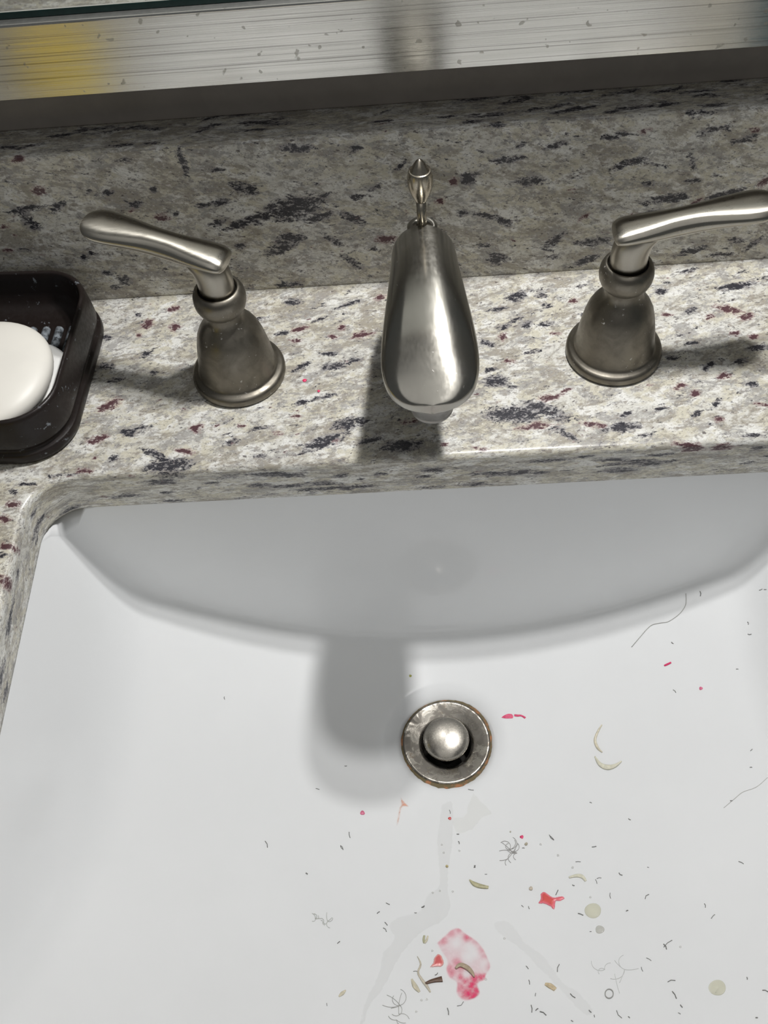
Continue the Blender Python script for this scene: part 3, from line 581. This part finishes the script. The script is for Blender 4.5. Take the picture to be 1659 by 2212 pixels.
def XY(key): return [(a*1e-5, b*1e-5) for a, b in D[key]]
def ribbon(name, pts, widths, thick, mat, lift=0, n=24, m=8):
    """a flattened sliver following the basin surface; widths in metres along its length"""
    C = smooth_curve([(*p, w) for p, w in zip(pts, widths)], n); rings = []
    for i, (x, y, w) in enumerate(C):
        a, b = C[max(i-1, 0)], C[min(i+1, n-1)]; d = Vector((b[0]-a[0], b[1]-a[1], 0)).normalized(); s = Vector((-d.y, d.x, 0))
        z, nn = basin_z(x, y); s = (s-nn*s.dot(nn)).normalized(); w = max(w, .00008); th = min(thick, w)
        c = Vector((x, y, z))+nn*(th*.5+lift)
        rings.append([c+s*math.cos(t)*w/2+nn*math.sin(t)*th/2 for t in [2*math.pi*k/m for k in range(m)]])
    V, F = loft(rings); return mesh_obj(name, V, F, mat)
def hair_mesh(paths, rad, m=6):
    V = []; F = []
    for p in paths:
        q = []
        for x, y in p:
            z, nn = basin_z(x, y); q.append(Vector((x, y, z))+nn*rad*.9)
        v, f = tube(q, rad, m); k = len(V); V += v; F += [tuple(i+k for i in t) for t in f]
    return V, F
def film(name, outline, mat, height=.00016, step=.0006, attrs=None, dome=0):
    """a thin patch hugging the basin inside an outline"""
    P = np.array(outline); P = smooth_curve(np.vstack([P, P[:1]]), len(P)*4+1)[:-1]; n = len(P); pts = [tuple(p) for p in P]; edges = [(i, (i+1) % n) for i in range(n)]
    def inside(x, y):
        c = False; j = n-1
        for i in range(n):
            if (P[i, 1] > y) != (P[j, 1] > y) and x < (P[j, 0]-P[i, 0])*(y-P[i, 1])/(P[j, 1]-P[i, 1])+P[i, 0]: c = not c
            j = i
        return c
    def edge_d(x, y):
        a = P; b = np.roll(P, -1, 0); d = b-a; t = np.clip(((x-a[:, 0])*d[:, 0]+(y-a[:, 1])*d[:, 1])/np.maximum((d*d).sum(1), 1e-12), 0, 1)
        return float(np.sqrt((a[:, 0]+d[:, 0]*t-x)**2+(a[:, 1]+d[:, 1]*t-y)**2).min())
    for x in np.arange(P[:, 0].min(), P[:, 0].max(), step):
        for y in np.arange(P[:, 1].min(), P[:, 1].max(), step):
            if inside(x, y) and edge_d(x, y) > step*.4: pts.append((float(x), float(y)))
    co, _, fa, *_r = delaunay_2d_cdt([Vector(p) for p in pts], edges, [], 0, 1e-8)
    V = []; E = []
    for c in co:
        z, nn = basin_z(c.x, c.y); e = edge_d(c.x, c.y); E.append(e)
        V.append(Vector((c.x, c.y, z))+nn*(height+(dome*min(1, e/.0016)**.6 if dome else 0)))
    F = [tuple(f) for f in fa if inside(sum(co[i].x for i in f)/3, sum(co[i].y for i in f)/3)]
    A = {k: fn(np.array([(c.x, c.y) for c in co])) for k, fn in (attrs or {}).items()}; A['edge'] = np.array(E)
    return mesh_obj(name, V, F, mat, attrs=A)
M_nail = plain('nail_keratin', (.66, .61, .47), .35, .5, .18, 500); M_nail2 = plain('pale_keratin', (.70, .68, .55), .35, .5, .15, 500)
M_tan = plain('tan_scrap', (.47, .38, .27), .5, .4, .25, 600); M_brown = plain('brown_scrap', (.12, .065, .040), .5, .4, .4, 900)
M_pink = plain('pink_paint', (.74, .045, .16), .4, .5, .25, 900); M_red = plain('red_paste', (.66, .10, .095), .35, .5, .25, 900)
M_hair = plain('grey_hair', (.22, .22, .21), .5, .4, .2); M_hair2 = plain('faint_hair', (.42, .42, .40), .5, .4, .2)
def put(o, label, cat, group=None): return tag(o, label, cat, group)

put(ribbon('nail_clipping', XY('clipA'), [.0006, .0012, .0015, .0015, .0006], .0007, M_nail), 'slender curved nail clipping standing upright above the thick crescent, right of drain', 'nail clipping')
put(ribbon('nail_clipping', XY('clipB'), [.0007, .0022, .0030, .0021, .0006], .0008, M_nail2), 'thick crescent nail clipping lying horns up, below the slender clipping right of drain', 'nail clipping')
put(ribbon('nail_clipping', XY('clipC'), [.0005, .0024, .0024, .0016], .0008, plain('olive_keratin', (.50, .47, .29), .4, .5, .3, 500)), 'olive nail clipping with dark lower edge, above the big pink stain', 'nail clipping')
put(ribbon('skin_flake', XY('flakeD'), [.0010, .0018, .0020, .0011], .0005, M_nail2), 'pale wet flake with a grey tip, above the red and pink paste lump', 'flake')
put(ribbon('skin_flake', XY('flakeE'), [.0006, .0018, .0006], .0004, M_nail), 'lone tan flake far left of the pink stain near the bottom', 'flake')
put(ribbon('skin_flake', XY('pale_flake'), [.0009, .0024, .0011], .0005, M_nail), 'yellowish pointed flake left of the brown scrap', 'flake')
put(ribbon('skin_flake', XY('v1'), [.0010, .0012, .0014], .0005, plain('olive_flake', (.45, .44, .29), .5)), 'left prong of the small olive V-shaped pair left of the pink stain', 'flake')
put(ribbon('skin_flake', XY('v2'), [.0007, .0011, .0010], .0005, M_nail), 'right prong of the small olive V-shaped pair left of the pink stain', 'flake')
put(ribbon('skin_flake', XY('tan_blob'), [.0014, .0026, .0020], .0005, plain('ochre_flake', (.64, .52, .34), .5, .4, .3, 600)), 'ochre flake lying alone right of the pink stain', 'flake')
put(ribbon('paper_thread', XY('pale_thread'), [.0003, .0009, .0010, .0014, .0016, .0007], .0004, plain('pale_thread', (.60, .55, .45), .6, .3, .25, 900)), 'pale twisted shred between the yellowish flake and the brown scrap', 'thread')
put(ribbon('tan_scrap', XY('tan_curl'), [.0011, .0022, .0024, .0018, .0006], .0006, M_tan, .0004), 'curved tan scrap lying across the middle of the pink stain', 'scrap')
put(ribbon('brown_scrap', XY('brown_stick'), [.0012, .0018, .0023, .0031], .0007, M_brown), 'short dark brown stick-like scrap left of the pink stain', 'scrap')
BL = ['mustard crumb on the left above the olive nail clipping', 'beige crumb right of the grey hair tuft', 'tiny grey-beige crumb above the grey hair tuft', 'pale tan crumb left of the red and pink paste lump']
for (x, y), lb, r, c in zip(XY('bits'), BL, (.0012, .0013, .0007, .0017), ((.50, .42, .22), (.52, .47, .36), (.45, .43, .34), (.66, .58, .48))):
    a = random.random()*3
    put(ribbon('crumb', [(x-r*.8*math.cos(a), y-r*.5*math.sin(a)), (x, y), (x+r*.8*math.cos(a), y+r*.5*math.sin(a))], [r*.8, r*1.2, r*.7], r*.5, plain('crumb_colour', c, .6, .3, .3, 900), n=10), lb, 'crumb')
put(film('pink_smear', XY('pinkA'), M_pink, .00016, .0005), 'wedge of bright pink paint right of the drain, left of its narrow twin', 'paint smear')
put(ribbon('pink_smear', XY('pinkB'), [.0012, .0013, .0010, .0012], .0003, M_pink, n=12), 'narrow wavy bright pink paint streak right of the pink wedge', 'paint smear')
put(ribbon('pink_smear', XY('pinkdash'), [.0010, .0012, .0010], .0004, M_pink, n=10), 'short slanted pink paint dash in the upper right of the basin', 'paint smear')
def dot(name, p, r, mat, flat=.35, lobes=.1, seg=18):
    (x, y), = p; z, nn = basin_z(x, y); c = Vector((x, y, z)); s = nn.cross(Vector((0, 1, 0))).normalized(); t = nn.cross(s); rings = []
    for k in range(7):
        a = math.pi/2*k/6; rr = r*math.cos(a)*(1 if k < 6 else .05)
        rings.append([c+nn*(r*flat*math.sin(a)+.00003)+(s*math.cos(b)+t*math.sin(b))*rr*(1+lobes*math.sin(3*b+x*9e3)) for b in [2*math.pi*j/seg for j in range(seg)]])
    V, F = loft(rings); return mesh_obj(name, V, F, mat)
M_rose = plain('faded_pink', (.70, .16, .28), .4)
put(dot('pink_speck', XY('pinkdot1'), .0010, M_rose), 'small pink speck right of the slanted pink dash', 'paint speck')
put(dot('pink_speck', XY('pinkdot2'), .0013, M_rose), 'pink speck in the far end of the faucet shadow, left of the drain', 'paint speck')
put(dot('red_speck', XY('reddot'), .0009, M_red), 'small red speck straight below the drain', 'paint speck')
put(dot('pink_speck', XY('pinkdot3'), .0010, M_pink), 'tiny bright pink speck just above right of the grey hair tuft', 'paint speck')
put(dot('olive_speck', XY('yellow'), .0008, plain('olive_speck', (.40, .40, .08), .5)), 'tiny olive speck beside the highlight behind the drain', 'speck')
# paste lumps
def paste_mat(name, core, rim):
    g = Nodes(name); n = g.noise(g.coords(), 700, 4, .65); e = g.math('ADD', g.math('MULTIPLY', g.attr('edge'), 1000), g.math('MULTIPLY', g.math('SUBTRACT', n, .5), 1.6))
    g.set(color=g.mix(g.step(e, .2, 1.5), rim, core), rough=.35, alpha=g.step(e, -.15, .5, .12, 1.0)); return g.m
put(film('paste_lump', XY('redpink'), paste_mat('red_pink_paste', (.66, .095, .085), (.82, .20, .26)), .0001, .0004, dome=.0006), 'red and pink paste lump with a right-hand tail, left of the pale yellow drop', 'paste')
put(film('paste_lump', XY('red_blob'), paste_mat('red_paste_soft', (.62, .12, .12), (.78, .36, .34)), .0001, .0004, dome=.0006), 'rounded red paste lump at the left rim of the pink stain', 'paste')
def stain_mat(name, col, amp, scale, attr=None, lo=.35, hi=.65):
    g = Nodes(name); n = g.noise(g.coords(), scale, 5, .7, .5); e = g.step(g.math('MULTIPLY', g.attr('edge'), 1000), 0, 1.2)
    a = g.step(n, lo, hi, amp*.35, amp)
    if attr: a = g.math('MULTIPLY', g.math('ADD', g.math('MULTIPLY', g.attr(attr), 1.0), .0), g.step(n, .3, .65, .55, 1.0))
    g.set(color=col, rough=.25, spec=.4, alpha=g.math('MULTIPLY', a, e)); return g.m
put(film('orange_stain', XY('orange'), stain_mat('orange_stain', (.80, .36, .22), .75, 500), .00014, .0005), 'orange triangular stain with a drip, below left of the drain', 'stain')
dens_pts = np.array(XY('pink_density_px')); hole_pts = np.array(XY('hole_px'))
dens_w = [.75, .55, .5, .5, .6, 1, 1, 1, .9, 1, .7, .6, .9, .8, .7, .5, .5, .4, .45, .45, .9, .6, .25]; dens_r = [.0030, .0032, .0032, .0032, .0030, .0022, .0022, .0024, .0022, .0026, .0034, .0030, .0028, .0022, .0018, .0042, .0036, .0036, .0024, .0034, .0034, .0034, .0050]
def pink_density(P):
    o = np.full(len(P), .16)
    for (x, y), w, r in zip(dens_pts, dens_w, dens_r): o = np.maximum(o, w*np.exp(-((P[:, 0]-x)**2+(P[:, 1]-y)**2)/(r*r)))
    for x, y in hole_pts: o *= 1-.85*np.exp(-((P[:, 0]-x)**2+(P[:, 1]-y)**2)/(.0034**2))
    return o
M_stain = stain_mat('pink_stain', (.84, .05, .17), 1, 330, 'pinkness')
put(film('pink_stain', XY('pink_outline'), M_stain, .00014, .0006, dict(pinkness=pink_density)), 'large blotchy translucent pink stain at the bottom of the basin', 'stain')
# water
def wet(name, col, alpha):
    g = Nodes(name); e = g.step(g.math('ADD', g.math('MULTIPLY', g.attr('edge'), 1000), g.math('MULTIPLY', g.math('SUBTRACT', g.noise(g.coords(), 260, 4, .7), .5), 2.5)), .1, .8)
    g.set(color=col, rough=.06, alpha=g.math('MULTIPLY', e, alpha)); return g.m
put(film('water_film', XY('film1'), wet('damp_film', (.60, .595, .57), .08), .00005, .0012), 'damp soap film running down from the drain, left of the pink stain', 'water film')
put(film('water_film', XY('film2'), wet('damp_film_right', (.62, .61, .59), .07), .00005, .0012), 'damp soap film curving down to the right of the pink stain', 'water film')
put(film('water_film', XY('film3'), wet('yellow_film', (.66, .64, .50), .07), .00005, .0010), 'faint yellowish soap film just below right of the drain', 'water film')
def drop_mat():
    g = Nodes('tinted_water'); g.set(color=(.83, .82, .68), rough=.04, alpha=.62); return g.m
M_drop = drop_mat(); M_clear = Nodes('clear_water'); M_clear.set(color=(.80, .80, .78), rough=.04, alpha=.40); M_clear = M_clear.m
dr = XY('drops')
put(dot('water_drop', dr[0:1], .0041, M_drop, .16, .02, 40), 'round pale yellow water drop right of the red and pink paste lump', 'water drop')
put(dot('water_drop', dr[1:2], .0038, M_drop, .14, .02, 40), 'round pale yellow drop with a hair in it, lower right', 'water drop')
put(dot('water_drop', dr[2:3], .0022, plain('murky_water', (.80, .79, .72), .08, alpha=.35), .16, .05, 30), 'small murky drop below the round yellow drop beside the paste lump', 'water drop')
for p in XY('beads'):
    put(dot('water_bead', [p], .00062, M_clear, .5), 'tiny clear water bead on the basin below the drain', 'water bead', 'tiny clear water beads on the basin')
# hair
def hair_where(x, y):
    if y > -.13: w = 'on the back right slope of the basin'
    elif x > .115: w = 'on the right of the basin floor'
    elif x > .055: w = 'between the round yellow drop and the pink stain' if y < -.23 else 'right of the drain, below the crescent clippings'
    elif x > -.005: w = 'near the pink stain' if y < -.25 else 'below the drain, around the olive clipping'
    else: w = 'on the clean left part of the basin floor'
    return 'short dark stubble hair '+w, 'hair', 'stubble hairs '+w
rnd = random.Random(3)
for x0, y0, x1, y1 in [[c*1e-5 for c in h] for h in HAIRS]:
    k = rnd.uniform(-.22, .22); dx, dy = x1-x0, y1-y0
    V, F = hair_mesh([[(x0, y0), ((x0+x1)/2-dy*k, (y0+y1)/2+dx*k), (x1, y1)]], rnd.uniform(.00014, .00024), 5)
    put(mesh_obj('stubble_hair', V, F, M_hair), *hair_where(x0, y0))
def strand(key, rad, mat, label):
    C = smooth_curve(XY(key), 40); V, F = hair_mesh([[tuple(p) for p in C]], rad, 5); put(mesh_obj('hair_strand', V, F, mat), label, 'hair')
strand('longhair', .00020, M_hair2, 'long fine curling hair at the right shadow edge of the basin')
strand('longhair2', .00014, plain('very_faint_hair', (.55, .55, .53), .5), 'very faint long hair at the right edge, beyond the thick crescent clipping')
strand('ringhair', .00026, M_hair2, 'hair curled into a small ring near the bottom right')
def tuft(key, count, size, rad, mat, label):
    paths = []
    for i in range(count):
        cx, cy = rnd.choice(XY(key)); a = rnd.uniform(0, 6.28); L = size*rnd.uniform(.5, 1.2); k = rnd.uniform(-9, 9)/10; p = []
        for j in range(9):
            p.append((cx, cy)); cx += math.cos(a)*L/8; cy += math.sin(a)*L/8; a += k/2
        paths.append(p)
    V, F = hair_mesh(paths, rad, 5); put(mesh_obj('hair_tuft', V, F, mat), label, 'hair tuft')
tuft('tuft1', 15, .0085, .00014, plain('tuft_hair', (.33, .32, .31), .5), 'tangled grey hair tuft between the drain and the paste lump')
tuft('tuft2', 11, .0085, .00013, plain('tuft_hair_b', (.42, .42, .40), .5), 'grey looped hair tuft at the bottom edge left of the pink stain')
tuft('tuft3', 14, .0040, .00014, plain('tuft_hair_c', (.52, .53, .50), .5), 'faint grey lint wisp far left of the pink stain')
tuft('tuft4', 9, .0080, .00011, plain('tuft_hair_d', (.60, .61, .60), .5), 'faint tangle of hair above the ring-shaped hair')
# two specks on the countertop
for (x, y), r, lb in (((-.0657, -.0081), .0012, 'larger pink paint speck on the granite between left tap and spout'), ((-.0578, -.0164), .0008, 'smaller pink paint speck on the granite between left tap and spout')):
    V, F = loft([[(x+r*math.cos(a)*s*(1+.12*math.sin(3*a)), y+r*math.sin(a)*s, h) for a in [2*math.pi*j/16 for j in range(16)]] for s, h in ((1, .00004), (.9, .00025), (.5, .00045), (.05, .0005))])
    put(mesh_obj('pink_speck', V, F, plain('hot_pink', (.82, .05, .16), .4)), lb, 'paint speck')

# ------------------------------------------------------------------ things just outside the frame that the rail mirrors
cup = tag(empty('yellow_cup', (-.2395, -.148, 0)), 'low yellow cup mirrored as a yellow patch in the left of the aluminium rail', 'cup')
V, F = lathe([(.026, 0), (.0275, .001), (.0285, .005), (.0300, .043), (.0303, .0455), (.0296, .046), (.0289, .0452), (.0272, .006), (.0255, .0045)], n=48); mesh_obj('cup_wall', V, F, plain('yellow_plastic', (.86, .68, .10), .35), cup)
tum = tag(empty('slate_tumbler', (.2465, -.110, 0)), 'slate blue tumbler mirrored as a dull blue patch in the right of the aluminium rail', 'tumbler')
V, F = lathe([(.028, 0), (.0315, .001), (.0325, .006), (.0360, .098), (.0364, .1005), (.0354, .101), (.0346, .0998), (.0312, .006), (.0280, .0045)], n=48); mesh_obj('tumbler_wall', V, F, plain('slate_plastic', (.07, .12, .15), .35), tum)
